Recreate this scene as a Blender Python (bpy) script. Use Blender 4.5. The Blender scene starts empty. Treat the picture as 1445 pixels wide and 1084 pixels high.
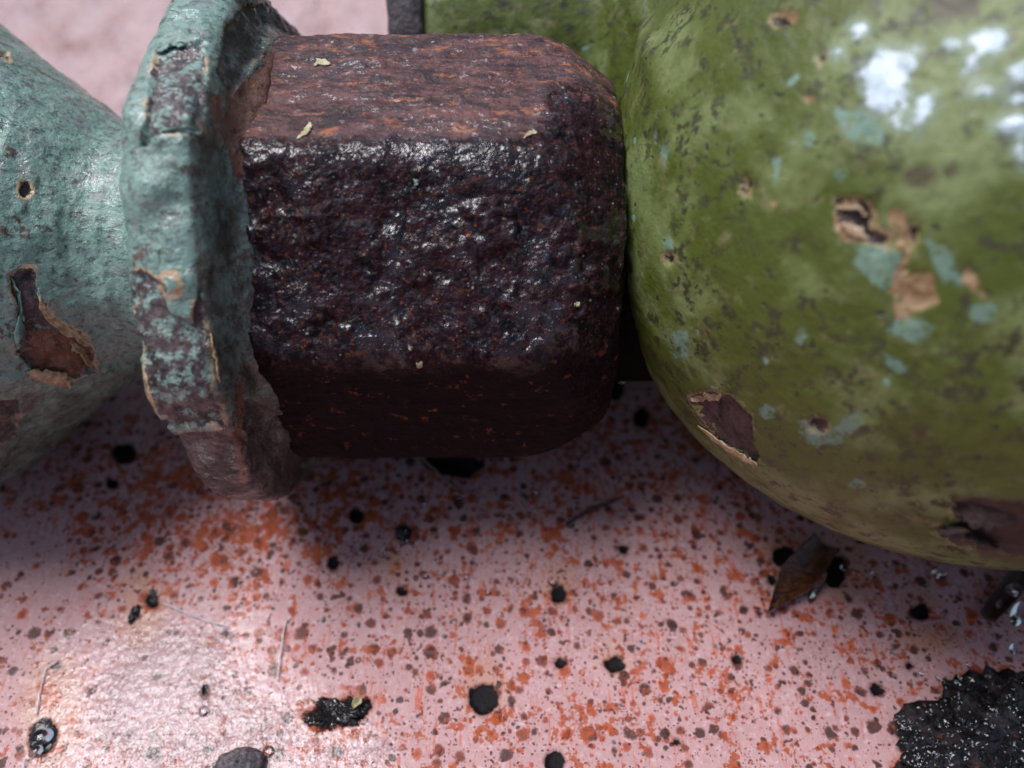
import bpy, bmesh, math, random
import numpy as np
from mathutils import Vector, Matrix
random.seed(7); RNG = np.random.RandomState(7)
sc = bpy.context.scene
COL = sc.collection
R = math.radians

# ------------------------------------------------------------------ camera
F_PX, W_PX, H_PX = 1100.0, 1445.0, 1084.0
PITCH = R(50.0)
AXIS_H = 3.05                                     # height of the fitting's axis over the plate
CAM = np.array([0.0, -10*math.cos(R(40.6)), AXIS_H + 10*math.sin(R(40.6))])
FWD = np.array([0, math.cos(PITCH), -math.sin(PITCH)])
UP = np.array([0, math.sin(PITCH), math.cos(PITCH)])
RT = np.array([1.0, 0, 0])
cd = bpy.data.cameras.new('camera'); cam = bpy.data.objects.new('camera', cd); COL.objects.link(cam)
cam.location = CAM; cam.rotation_euler = (R(90) - PITCH, 0, 0)
cd.sensor_width = 36; cd.lens = 36*F_PX/W_PX; cd.clip_start = 0.1; cd.clip_end = 500
cd.dof.use_dof = True; cd.dof.focus_distance = 8.2; cd.dof.aperture_fstop = cd.lens/1000/0.17
sc.camera = cam

# ------------------------------------------------------------------ light
SUN_EL, SUN_DIR = R(60), Vector((-0.36, 0.13, 0.92)).normalized()
w = bpy.data.worlds.new('World'); sc.world = w; w.use_nodes = True
nt = w.node_tree; bg = nt.nodes['Background']; sky = nt.nodes.new('ShaderNodeTexSky')
sky.sky_type = 'NISHITA'; sky.sun_disc = False; sky.sun_elevation = math.asin(SUN_DIR.z)
sky.sun_rotation = math.atan2(SUN_DIR.x, SUN_DIR.y)
sky.air_density = 1.0; sky.dust_density = 3.0; sky.ozone_density = 1.2
nt.links.new(sky.outputs[0], bg.inputs[0]); bg.inputs[1].default_value = 0.08
sl = bpy.data.lights.new('sun', 'SUN'); so = bpy.data.objects.new('sun', sl); COL.objects.link(so)
sl.energy = 2.9; sl.angle = R(31); sl.color = (0.94, 0.955, 1.0)
so.rotation_euler = SUN_DIR.to_track_quat('Z', 'Y').to_euler(); so.location = (-8, 8, 20)
sc.view_settings.view_transform = 'Standard'; sc.view_settings.look = 'None'
sc.view_settings.gamma = 1; sc.view_settings.use_curve_mapping = False
sc.view_settings.exposure = 0.38
sc.render.engine = 'CYCLES'

# ------------------------------------------------------------------ numeric helpers
_perm = np.random.RandomState(3).permutation(512)
_perm = np.concatenate([_perm, _perm, _perm, _perm])
_grad = np.random.RandomState(5).normal(size=(512, 3)); _grad /= np.linalg.norm(_grad, axis=1)[:, None]
def perlin(p):
    i = np.floor(p).astype(int); f = p - i
    u = f*f*f*(f*(f*6 - 15) + 10); i &= 511
    out = 0
    for dx in (0, 1):
        for dy in (0, 1):
            for dz in (0, 1):
                h = _perm[(_perm[(_perm[(i[:, 0]+dx) & 511] + i[:, 1]+dy) & 511] + i[:, 2]+dz) & 511] & 511
                g = _grad[h]
                d = (g[:, 0]*(f[:, 0]-dx) + g[:, 1]*(f[:, 1]-dy) + g[:, 2]*(f[:, 2]-dz))
                wt = (u[:, 0] if dx else 1-u[:, 0])*(u[:, 1] if dy else 1-u[:, 1])*(u[:, 2] if dz else 1-u[:, 2])
                out = out + wt*d
    return out*1.6
def fbm(p, scale, octs=4, rough=0.5, seed=0.0, ridged=False):
    o, a, s, n = 0, 1.0, scale, 0.0
    for k in range(octs):
        v = perlin(p*s + 13.7*k + seed)
        if ridged: v = 1 - 2*np.abs(v)
        o = o + a*v; n += a; a *= rough; s *= 2.03
    return o/n
def sstep(x, a, b):
    t = np.clip((x-a)/(b-a), 0, 1); return t*t*(3-2*t)
def to_px(P):
    d = P - CAM; z = np.maximum(d @ FWD, 1e-3)
    return W_PX/2 + F_PX*(d @ RT)/z, H_PX/2 - F_PX*(d @ UP)/z
def ray(px, py):
    d = FWD*F_PX + RT*(px - W_PX/2) - UP*(py - H_PX/2); return d/np.linalg.norm(d)
def on_plate(px, py, z=0.0):
    d = ray(px, py); t = (z - CAM[2])/d[2]; return CAM + d*t
def poly_sdf(x, y, poly):                       # + inside
    P = np.array(poly, float); ok = (x > P[:, 0].min()-70) & (x < P[:, 0].max()+70) & (y > P[:, 1].min()-70) & (y < P[:, 1].max()+70)
    out = np.full(len(x), -70.0); xs, ys = x[ok], y[ok]
    if len(xs) == 0: return out
    dm = np.full(len(xs), 1e9); ins = np.zeros(len(xs), bool); n = len(P)
    for i in range(n):
        a, b = P[i], P[(i+1) % n]; e = b - a
        t = np.clip(((xs-a[0])*e[0] + (ys-a[1])*e[1])/max(e @ e, 1e-6), 0, 1)
        dm = np.minimum(dm, np.hypot(xs-a[0]-t*e[0], ys-a[1]-t*e[1]))
        if abs(b[1]-a[1]) > 1e-9:
            c = ((a[1] > ys) != (b[1] > ys)) & (xs < e[0]*(ys-a[1])/e[1] + a[0]); ins ^= c
    out[ok] = np.where(ins, dm, -dm); return np.maximum(out, -70)
def blob(cx, cy, rx, ry=None, n=12, rot=0):
    ry = ry or rx
    return [(cx + rx*math.cos(t)*math.cos(rot) - ry*math.sin(t)*math.sin(rot), cy + rx*math.cos(t)*math.sin(rot) + ry*math.sin(t)*math.cos(rot)) for t in [2*math.pi*i/n for i in range(n)]]
def marks(P, N, polys):                         # patches of paint loss, taken to the surface that shows them
    x, y = to_px(P); o = np.full(len(P), -70.0)
    for q in polys: o = np.maximum(o, poly_sdf(x, y, q))
    if N is not None:
        V = CAM - P; V /= np.linalg.norm(V, axis=1)[:, None]
        o = np.where((N*V).sum(1) > -0.6, o, -70)
    return o/10.0

def mesh_from(name, V, F, mat, parent=None, smooth=True):
    me = bpy.data.meshes.new(name)
    me.from_pydata(V.tolist() if isinstance(V, np.ndarray) else V, [], F.tolist() if isinstance(F, np.ndarray) else F)
    if smooth: me.polygons.foreach_set('use_smooth', [True]*len(me.polygons))
    if mat: me.materials.append(mat)
    me.update()
    o = bpy.data.objects.new(name, me); COL.objects.link(o)
    if parent: o.parent = parent; o.matrix_parent_inverse = parent.matrix_basis.inverted()
    return o
def attr(o, name, vals):
    a = o.data.attributes.new(name, 'FLOAT', 'POINT'); a.data.foreach_set('value', np.asarray(vals, np.float32))
def grid_faces(nu, nv, wrap=False):
    i = np.arange(nu-1)[:, None]; j = np.arange(nv if wrap else nv-1)[None, :]; j2 = (j+1) % nv
    a = i*nv + j; b = i*nv + j2; c = (i+1)*nv + j2; d = (i+1)*nv + j
    return np.stack([a, b, c, d], -1).reshape(-1, 4)
def grid_normals(V, nu, nv, wrap):
    G = V.reshape(nu, nv, 3)
    du = np.gradient(G, axis=0)
    dv = (np.roll(G, -1, 1) - np.roll(G, 1, 1)) if wrap else np.gradient(G, axis=1)
    n = np.cross(dv, du); n /= np.maximum(np.linalg.norm(n, axis=2), 1e-9)[:, :, None]
    return n.reshape(-1, 3)
def tag(o, label=None, cat=None, group=None, kind=None):
    for k, v in (('label', label), ('category', cat), ('group', group), ('kind', kind)):
        if v: o[k] = v
    return o

# ------------------------------------------------------------------ node helper
class NT:
    def __init__(s, name):
        s.m = bpy.data.materials.new(name); s.m.use_nodes = True; s.t = s.m.node_tree
        s.b = s.t.nodes['Principled BSDF']; s.co = s.t.nodes.new('ShaderNodeTexCoord').outputs['Object']
    def n(s, kind, **kw):
        x = s.t.nodes.new('ShaderNode'+kind)
        for k, v in kw.items(): setattr(x, k, v)
        return x
    def put(s, sock, v):
        if isinstance(v, bpy.types.NodeSocket): s.t.links.new(v, sock)
        elif isinstance(v, (tuple, list)) and sock.type == 'RGBA': sock.default_value = (*v[:3], 1)
        else: sock.default_value = v
    def math(s, op, a, b=0.0, c=0.0, clamp=False):
        x = s.n('Math', operation=op, use_clamp=clamp); s.put(x.inputs[0], a); s.put(x.inputs[1], b); s.put(x.inputs[2], c); return x.outputs[0]
    def mix(s, f, a, b):
        x = s.n('Mix', data_type='RGBA'); s.put(x.inputs[0], f); s.put(x.inputs[6], a); s.put(x.inputs[7], b); return x.outputs[2]
    def mul(s, a, b):
        x = s.n('Mix', data_type='RGBA', blend_type='MULTIPLY'); x.inputs[0].default_value = 1; s.put(x.inputs[6], a); s.put(x.inputs[7], b); return x.outputs[2]
    def lerp(s, f, a, b):
        x = s.n('Mix', data_type='FLOAT'); s.put(x.inputs[0], f); s.put(x.inputs[2], a); s.put(x.inputs[3], b); return x.outputs[0]
    def map(s, scale, co=None, loc=(0, 0, 0)):
        x = s.n('Mapping'); s.put(x.inputs[0], co or s.co); x.inputs['Scale'].default_value = scale; x.inputs['Location'].default_value = loc; return x.outputs[0]
    def noise(s, scale, detail=4, rough=0.55, co=None, dist=0.0, off=0.0, col=False):
        x = s.n('TexNoise'); v = co or s.co
        if off: v = s.map((1, 1, 1), v, (off, off*1.7, -off))
        s.put(x.inputs['Vector'], v); x.inputs['Scale'].default_value = scale; x.inputs['Detail'].default_value = min(detail, 4)
        x.inputs['Roughness'].default_value = rough; x.inputs['Distortion'].default_value = dist
        return x.outputs['Color' if col else 'Fac']
    def voro(s, scale, co=None, feat='F1', rnd=1.0, dim='3D'):
        x = s.n('TexVoronoi', feature=feat, voronoi_dimensions=dim); s.put(x.inputs['Vector'], co or s.co); x.inputs['Scale'].default_value = scale
        x.inputs['Randomness'].default_value = rnd; return x
    def ss(s, v, a, b):
        x = s.n('MapRange', interpolation_type='SMOOTHSTEP'); s.put(x.inputs[0], v); s.put(x.inputs[1], a); s.put(x.inputs[2], b); return x.outputs[0]
    def attr(s, name):
        x = s.n('Attribute'); x.attribute_name = name; return x.outputs['Fac']
    def warp(s, amt, scale, co=None):
        x = s.n('VectorMath', operation='MULTIPLY_ADD')
        c = s.noise(scale, 2, 0.5, co, col=True); y = s.n('VectorMath', operation='SUBTRACT'); s.put(y.inputs[0], c); y.inputs[1].default_value = (.5, .5, .5)
        s.put(x.inputs[0], y.outputs[0]); x.inputs[1].default_value = (amt,)*3; s.put(x.inputs[2], co or s.co); return x.outputs[0]
    def bump(s, h, dist, strength=1.0, prev=None):
        x = s.n('Bump'); s.put(x.inputs['Height'], h); x.inputs['Distance'].default_value = dist; s.put(x.inputs['Strength'], strength)
        if prev: s.put(x.inputs['Normal'], prev)
        return x.outputs[0]
    def out(s, col, rough, normal=None, spec=0.5, coat=None, cnormal=None):
        s.put(s.b.inputs['Base Color'], col); s.put(s.b.inputs['Roughness'], rough)
        if normal: s.put(s.b.inputs['Normal'], normal)
        s.put(s.b.inputs['Specular IOR Level'], spec)
        if coat is not None:
            s.put(s.b.inputs['Coat Weight'], coat); s.b.inputs['Coat Roughness'].default_value = 0.08
            if normal: s.put(s.b.inputs['Coat Normal'], cnormal or normal)
        return s.m

def spots(s, scale, co, dens, rmin, rmax, edge=0.05, wob=None):
    """round rust spots of uneven size: mask and a random value per spot"""
    v = s.voro(scale, co, dim='2D'); sep = s.n('SeparateColor'); s.put(sep.inputs[0], v.outputs['Color'])
    r = s.math('MULTIPLY_ADD', s.math('POWER', sep.outputs[0], 1.7), rmax-rmin, rmin)
    on = s.math('LESS_THAN', sep.outputs[1], dens); r = s.math('MULTIPLY', r, on)
    d = v.outputs['Distance']
    if wob: d = s.math('ADD', d, s.math('MULTIPLY', s.math('SUBTRACT', wob, 0.5), 0.28))
    m = s.ss(s.math('SUBTRACT', r, d), -edge*0.5, edge*1.7)
    core = s.ss(s.math('SUBTRACT', r, d), .08, .24)
    return m, s.math('SUBTRACT', sep.outputs[2], s.math('MULTIPLY', core, .30))

# ------------------------------------------------------------------ materials
def mat_plate():
    s = NT('rust spotted pink paint')
    rustd = s.attr('rust'); pit = s.attr('pit'); stain = s.attr('stain'); tar = s.attr('tar'); wet = s.attr('wet'); crust = s.attr('crust')
    c = s.warp(0.055, 8); wob = s.noise(22, 3, 0.6)
    base = s.mix(s.noise(1.2, 5, 0.6), (.40, .22, .22), (.51, .305, .305))
    base = s.mix(s.ss(s.noise(14, 5, 0.7), .5, .75), base, (.60, .42, .43))
    grime = s.ss(s.noise(3.5, 6, 0.7, off=4), .5, .72)
    base = s.mix(s.math('MULTIPLY', grime, .45), base, (.36, .19, .18))
    # vertical brushed streaks
    st = s.noise(1, 5, 0.65, s.map((26, 2.2, 1)), off=2.0)
    base = s.mix(s.math('MULTIPLY', s.ss(st, .55, .8), .4), base, (.70, .50, .50))
    st2 = s.ss(s.noise(1, 5, 0.7, s.map((13, 1.7, 1), loc=(3, 7, 0))), .565, .63)
    orange = s.mix(s.noise(18, 4), (.62, .115, .03), (.34, .06, .02))
    base = s.mix(s.math('MULTIPLY', st2, s.math('MULTIPLY', rustd, 1.3, clamp=True)), base, orange)
    h = s.math('MULTIPLY', s.noise(8, 6, 0.6), 0.25)
    # halo stains
    base = s.mix(s.math('MULTIPLY', s.ss(s.math('ADD', stain, s.math('MULTIPLY', s.math('SUBTRACT', s.noise(5, 5, .7), .5), 4.0)), -1.2, 2.2), .5), base, (.44, .20, .10))
    darkm = None
    for (sc_, rmin, rmax, k, off) in ((9.5, .14, .46, .30, 0), (6.0, .18, .46, .50, 1.3), (4.2, .18, .42, .52, 2.9), (17, .14, .46, .30, 5.1), (30, .1, .45, .30, 7.7)):
        co = s.map((1, 1, 1), c, (off, off*2.1, 0))
        dens = s.math('MULTIPLY', s.math('ADD', rustd, .12), s.math('MULTIPLY_ADD', s.noise(1.3, 4, .65, off=off+1), 3.0, -.95))
        dens = s.math('MULTIPLY', dens, k*2.0)
        m, rnd = spots(s, sc_, co, dens, rmin, rmax, 0.07, wob)
        ramp = s.n('ValToRGB'); e = ramp.color_ramp
        e.elements[0].position = 0; e.elements[0].color = (.045, .014, .012, 1)
        e.elements[1].position = 1; e.elements[1].color = (.62, .115, .025, 1)
        for p, cc in ((.25, (.085, .022, .015, 1)), (.42, (.17, .036, .018, 1)), (.66, (.28, .05, .022, 1)), (.88, (.48, .085, .02, 1))):
            q = e.elements.new(p); q.color = cc
        s.put(ramp.inputs[0], s.math('ADD', rnd, s.math('MULTIPLY', s.math('SUBTRACT', s.noise(30, 3), .5), .5)))
        base = s.mix(s.math('MULTIPLY', m, .92), base, ramp.outputs[0])
        h = s.math('ADD', h, s.math('MULTIPLY', m, .35 if sc_ < 10 else .2))
    # merged rust areas
    n1 = s.ss(s.math('ADD', s.noise(4.5, 6, .72, off=9), s.math('MULTIPLY', s.math('MINIMUM', rustd, 1.15), .11)), .615, .665)
    base = s.mix(s.math('MULTIPLY', n1, .9), base, s.mix(s.noise(9, 5, .7), (.13, .03, .016), (.58, .10, .018)))
    # sky glare painted on the plate as pale flecks
    glare_col = s.math('MULTIPLY', s.ss(s.math('ADD', s.math('MULTIPLY', crust, .03), s.noise(15, 4, .8)), .53, .66), s.ss(s.math('ADD', crust, s.math('MULTIPLY', s.math('SUBTRACT', s.noise(1.5, 4, .7, off=19), .5), 18)), -2, 3))
    base = s.mix(s.math('MULTIPLY', glare_col, s.attr('pale')), base, (.84, .66, .67))
    # tar / black wet areas and pits
    wn = s.math('MULTIPLY', s.math('SUBTRACT', s.noise(7, 6, .75), .5), 4.5)
    tm = s.ss(s.math('ADD', tar, wn), -.2, .35)
    te = s.ss(s.math('ADD', tar, wn), -1.6, .1)
    base = s.mix(s.math('MULTIPLY', te, .75), base, (.33, .075, .03))
    tarc = s.mix(s.ss(s.noise(7, 4, .7), .5, .7), (.005, .004, .005), (.03, .022, .026))
    base = s.mix(tm, base, tarc)
    pn = s.math('MULTIPLY', s.math('SUBTRACT', s.noise(9, 4, .6), .5), 1.6)
    pm = s.ss(s.math('ADD', pit, pn), -.05, .15)
    base = s.mix(s.math('MULTIPLY', s.ss(s.math('ADD', pit, pn), -.5, .05), .6), base, (.12, .035, .02))
    base = s.mix(pm, base, (.006, .004, .005)); h = s.math('MULTIPLY', h, s.math('SUBTRACT', 1.0, s.math('MULTIPLY', pm, .85)))
    wetm = s.math('MAXIMUM', s.math('MULTIPLY', tm, .9), s.math('MULTIPLY', s.ss(s.math('ADD', wet, s.math('MULTIPLY', s.math('SUBTRACT', s.noise(3, 4, .75), .5), 12)), -5.5, 4), .8))
    h = s.math('ADD', h, s.math('MULTIPLY', s.math('MULTIPLY', tm, s.noise(9, 6, .7)), 2.5))
    fine = s.math('MULTIPLY', s.noise(38, 4, .7), s.math('MULTIPLY_ADD', glare_col, .9, .25))
    h = s.math('ADD', h, fine)
    nrm = s.bump(h, .035, .8)
    rough = s.lerp(wetm, s.math('MULTIPLY_ADD', s.noise(6, 4), .3, .36), .13)
    sp = s.voro(17, s.warp(.07, 12)); se = s.n('SeparateColor'); s.put(se.inputs[0], sp.outputs['Color'])
    cell = s.math('MULTIPLY', s.ss(sp.outputs['Distance'], .45, .2), s.math('LESS_THAN', se.outputs[0], .45))
    film = s.math('MULTIPLY', s.ss(s.noise(9, 4, .75, off=61), .36, .50), s.math('SUBTRACT', 1.0, tm))
    spark = s.math('MULTIPLY', s.math('MAXIMUM', cell, film), wetm)
    return s.out(base, rough, nrm, s.lerp(s.math('MAXIMUM', pm, tm), .26, .12), coat=spark, cnormal=s.bump(s.noise(13, 3, .55), .022, .9))

def rust_colour(s, off=0.0):
    a = s.noise(5, 7, .7, off=off); b = s.noise(17, 6, .75, off=off+3)
    c = s.mix(s.ss(a, .36, .62), (.003, .002, .004), (.021, .007, .010))
    c = s.mix(s.math('MULTIPLY', s.ss(b, .55, .67), .65), c, (.14, .035, .012))
    c = s.mix(s.math('MULTIPLY', s.ss(s.noise(11, 5, .7, off=off+7), .57, .66), .9), c, (.035, .030, .046))
    c = s.mix(s.ss(s.noise(13, 4, .6, off=off+9), .68, .73), c, (.30, .085, .02))
    return c

def mat_nut():
    s = NT('wet pitted rust'); film = s.attr('film'); side = s.attr('low_shade')
    c = rust_colour(s)
    # dry rust film on the face turned up
    co = s.map((1, 2.6, 2.6))
    f = s.mix(s.ss(s.noise(2.2, 7, .78, co, off=2), .34, .64), (.024, .011, .012), (.135, .058, .056))
    f = s.mix(s.ss(s.noise(3, 6, .7, co, off=5), .55, .66), f, (.30, .11, .05))
    f = s.mix(s.math('MULTIPLY', s.ss(s.noise(3, 7, .8, co, off=6), .49, .60), .9), f, (.032, .022, .026)); f = s.mix(s.ss(s.noise(7, 4, .7, off=66), .60, .68), f, (.24, .17, .17))
    f = s.mix(s.ss(s.noise(9, 5, .7, co, off=8), .64, .69), f, (.50, .12, .02))
    fm = s.ss(s.math('ADD', film, s.math('MULTIPLY', s.math('SUBTRACT', s.noise(7, 7, .75), .5), 1.3)), .3, .7)
    c = s.mix(fm, c, f)
    # pale grit grains and specks of green paint
    v = s.voro(13, s.warp(.05, 20)); sep = s.n('SeparateColor'); s.put(sep.inputs[0], v.outputs['Color'])
    g = s.math('MULTIPLY', s.ss(v.outputs['Distance'], .24, .14), s.math('LESS_THAN', sep.outputs[0], .05))
    c = s.mix(g, c, s.mix(sep.outputs[1], (.34, .26, .15), (.22, .32, .27)))
    v2 = s.voro(26); sep2 = s.n('SeparateColor'); s.put(sep2.inputs[0], v2.outputs['Color'])
    g2 = s.math('MULTIPLY', s.ss(v2.outputs['Distance'], .3, .15), s.math('LESS_THAN', sep2.outputs[0], .09))
    c = s.mix(s.math('MULTIPLY', g2, .7), c, (.22, .17, .19))
    c = s.mix(side, c, s.mix(s.noise(3, 4, .6, co), (.004, .002, .003), (.016, .008, .010)))  # shade of the underside painted into the colour
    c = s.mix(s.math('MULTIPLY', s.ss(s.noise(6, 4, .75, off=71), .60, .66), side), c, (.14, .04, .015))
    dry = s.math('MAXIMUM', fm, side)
    h = s.math('ADD', s.noise(7, 4, .6), s.math('MULTIPLY', s.noise(22, 3, .6, off=2), .5))
    nrm = s.bump(h, .05, s.lerp(dry, .8, .6))
    cn = s.bump(s.noise(8.5, 3, .5, off=31), .05, .9)
    wetn = s.ss(s.math('ADD', s.math('MULTIPLY', s.noise(4.5, 4, .78, off=11), .6), s.math('MULTIPLY', s.noise(1.1, 3, .6, off=51), .4)), .49, .58)
    rough = s.lerp(dry, s.lerp(wetn, .55, .10), s.math('MULTIPLY_ADD', s.noise(9, 4), .3, .42))
    return s.out(c, rough, nrm, s.lerp(dry, s.lerp(wetn, .12, .4), s.lerp(fm, .06, .3)), coat=s.math('MAXIMUM', s.lerp(dry, s.math('MULTIPLY_ADD', wetn, .9, .06), s.math('MULTIPLY', s.math('MULTIPLY', fm, wetn), .5)), s.math('MULTIPLY', s.attr('edge'), s.ss(s.noise(5, 4, .7, off=41), .36, .5))), cnormal=cn)

def mat_aqua(name='weathered pale green paint'):
    s = NT(name); chip = s.attr('chip'); brown = s.attr('brown'); tan = s.attr('tan'); mott = s.attr('mottle')
    n = s.noise(2.2, 6, .65)
    p = s.mix(n, (.115, .215, .175), (.27, .40, .345))
    p = s.mix(s.math('MULTIPLY', s.ss(s.noise(5, 7, .75, off=2), .50, .66), .7), p, (.22, .20, .20))
    p = s.mix(s.math('MULTIPLY', s.ss(s.noise(9, 6, .75, s.map((1, 1.8, 1.8)), off=5), .50, .62), .8), p, (.06, .08, .065))
    p = s.mix(s.ss(s.noise(3.2, 6, .75, off=8), .61, .66), p, (.11, .065, .05))
    w = s.math('MULTIPLY', s.math('SUBTRACT', s.noise(6, 6, .75, off=3), .5), 3.2)
    w2 = s.math('MULTIPLY', s.math('SUBTRACT', s.noise(16, 5, .7, off=4), .5), 1.4)
    e = s.math('ADD', chip, s.math('ADD', w, w2)); cm = s.ss(e, -.05, .12)
    edge = s.math('SUBTRACT', s.ss(e, -.65, -.4), cm, clamp=True)
    metal = s.mix(s.ss(s.noise(6, 6, .8), .34, .68), (.014, .009, .010), (.125, .082, .082))
    metal = s.mix(s.ss(s.math('ADD', s.noise(7, 6, .75, off=6), mott), .56, .66), metal, (.22, .33, .285))
    b = s.ss(s.math('ADD', brown, s.math('ADD', w, w2)), -.3, .5)
    br = s.mix(s.noise(6, 6, .75, off=1), (.09, .035, .022), (.27, .105, .05))
    br = s.mix(s.ss(s.noise(10, 5, .7, off=7), .56, .64), br, (.035, .02, .02))
    c = s.mix(s.math('MULTIPLY', edge, s.ss(s.noise(3, 3, off=21), .42, .58)), p, (.50, .36, .22))
    c = s.mix(cm, c, metal); c = s.mix(b, c, br)
    te = s.math('ADD', tan, s.math('ADD', s.math('MULTIPLY', w, .5), w2))
    c = s.mix(s.ss(te, -.05, .2), c, s.mix(s.noise(14, 5, .7), (.30, .16, .065), (.52, .38, .25)))
    gr0 = s.ss(s.math('ADD', s.attr('grime'), s.math('MULTIPLY', s.math('SUBTRACT', s.noise(4, 4, .7, off=15), .5), 1.2)), .25, .8)  # mask of grime, and of the collar's painted shade
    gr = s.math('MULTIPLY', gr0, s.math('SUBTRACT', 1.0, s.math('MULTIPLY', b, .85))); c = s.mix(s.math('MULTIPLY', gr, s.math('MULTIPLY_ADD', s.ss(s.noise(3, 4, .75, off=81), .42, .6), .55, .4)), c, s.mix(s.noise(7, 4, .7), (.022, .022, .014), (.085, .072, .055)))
    cracks = s.voro(3.2, s.warp(.35, 4), 'DISTANCE_TO_EDGE').outputs['Distance']
    ck = s.math('MULTIPLY', s.ss(cracks, .022, .004), s.ss(s.noise(1.5, 3, off=5), .58, .64))
    c = s.mix(s.math('MULTIPLY', ck, .7), c, (.05, .05, .045))
    bare = s.math('MAXIMUM', cm, b)
    h = s.math('SUBTRACT', s.math('ADD', s.math('MULTIPLY', s.noise(7, 6, .65), .9), s.math('MULTIPLY', s.noise(26, 4, .7), s.lerp(bare, .25, .6))), s.math('MULTIPLY', bare, .9))
    h = s.math('SUBTRACT', h, s.math('MULTIPLY', ck, .5))
    nrm = s.bump(h, .05, .8)
    rough = s.lerp(bare, s.math('MULTIPLY_ADD', s.ss(s.noise(4, 5, .7, off=12), .4, .6), .3, .17), .42)
    wp = s.ss(s.noise(3.0, 4, .75, off=33), .47, .58)
    return s.out(c, rough, nrm, .5, coat=s.math('MULTIPLY', wp, .9), cnormal=s.bump(s.noise(9, 3, .6, off=3), .06, .9))

def mat_olive():
    s = NT('olive green paint over old coats')
    chip, white, aqua, tan, dark = (s.attr(k) for k in ('chip', 'white', 'aqua', 'tan', 'dark'))
    n = s.noise(1.1, 5, .6)
    p = s.mix(n, (.046, .066, .006), (.100, .124, .015))
    p = s.mix(s.ss(s.noise(.9, 4, .6, off=3), .45, .62), p, (.17, .21, .075))
    p = s.mix(s.math('MULTIPLY', s.ss(s.noise(3.2, 6, .7, off=4), .55, .72), .6), p, (.23, .20, .10))
    p = s.mix(s.math('MULTIPLY', s.ss(s.noise(5.5, 7, .78, off=6), .52, .58), s.ss(s.noise(1.3, 3, .6, off=9), .34, .54)), p, (.045, .045, .018))
    v = s.voro(9, s.warp(.16, 7)); sep = s.n('SeparateColor'); s.put(sep.inputs[0], v.outputs['Color'])
    g = s.math('MULTIPLY', s.ss(v.outputs['Distance'], .26, .16), s.math('LESS_THAN', sep.outputs[0], .16))
    p = s.mix(s.math('MULTIPLY', g, .85), p, (.03, .028, .018))
    v = s.voro(4.2, s.warp(.2, 5, s.map((1, 1, 1), loc=(4, 3, 1)))); sep = s.n('SeparateColor'); s.put(sep.inputs[0], v.outputs['Color'])
    g3 = s.math('MULTIPLY', s.ss(v.outputs['Distance'], .22, .14), s.math('LESS_THAN', sep.outputs[0], .10))
    p = s.mix(s.math('MULTIPLY', g3, .8), p, (.20, .31, .26))
    w = s.math('MULTIPLY', s.math('SUBTRACT', s.noise(6, 6, .75, off=3), .5), 3.4)
    w2 = s.math('MULTIPLY', s.math('SUBTRACT', s.noise(15, 5, .7, off=4), .5), 1.4)
    ww = s.math('ADD', w, w2)
    am = s.ss(s.math('ADD', aqua, ww), -.3, .4)
    am = s.math('MULTIPLY', am, s.ss(s.noise(8, 4, .75, off=44), .36, .50)); c = s.mix(s.math('MULTIPLY', am, .75), p, s.mix(s.noise(7, 5, .7), (.10, .22, .17), (.24, .35, .29)))
    tm = s.ss(s.math('ADD', tan, s.math('MULTIPLY', ww, .7)), -.1, .35)
    tm = s.math('MULTIPLY', tm, s.ss(s.noise(9, 4, .75, off=45), .34, .47)); c = s.mix(tm, c, s.mix(s.ss(s.noise(7, 4, .75), .35, .65), (.20, .10, .04), (.40, .28, .16)))
    ce = s.math('ADD', chip, ww); cm = s.ss(ce, -.05, .2)
    c = s.mix(s.math('MULTIPLY', s.ss(ce, -.6, -.3), .5), c, (.38, .27, .14))
    c = s.mix(cm, c, s.mix(s.ss(s.noise(5, 6, .8), .35, .68), (.010, .006, .007), (.095, .052, .05)))
    dm = s.ss(s.math('ADD', dark, ww), -.6, 1.0)
    c = s.mix(s.math('MULTIPLY', dm, .75), c, (.055, .03, .02))
    we = s.math('ADD', white, s.math('MULTIPLY', ww, 1.6)); wm = s.ss(we, 0, .35)
    c = s.mix(s.math('MULTIPLY', s.ss(we, -1.6, 0), .45), c, (.30, .38, .36))
    c = s.mix(wm, c, s.mix(s.ss(s.noise(8, 4, .7), .4, .65), (.62, .72, .80), (.34, .42, .44)))
    h = s.math('ADD', s.math('MULTIPLY', s.noise(6, 6, .6), .9), s.math('MULTIPLY', s.noise(20, 4, .7), .22))
    h = s.math('SUBTRACT', h, s.math('MULTIPLY', cm, .9)); h = s.math('SUBTRACT', h, s.math('MULTIPLY', g, .35))
    nrm = s.bump(h, .05, .6)
    return s.out(c, s.lerp(wm, s.math('MULTIPLY_ADD', s.noise(3, 5, .6), .25, .36), .3), nrm, .45)

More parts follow.
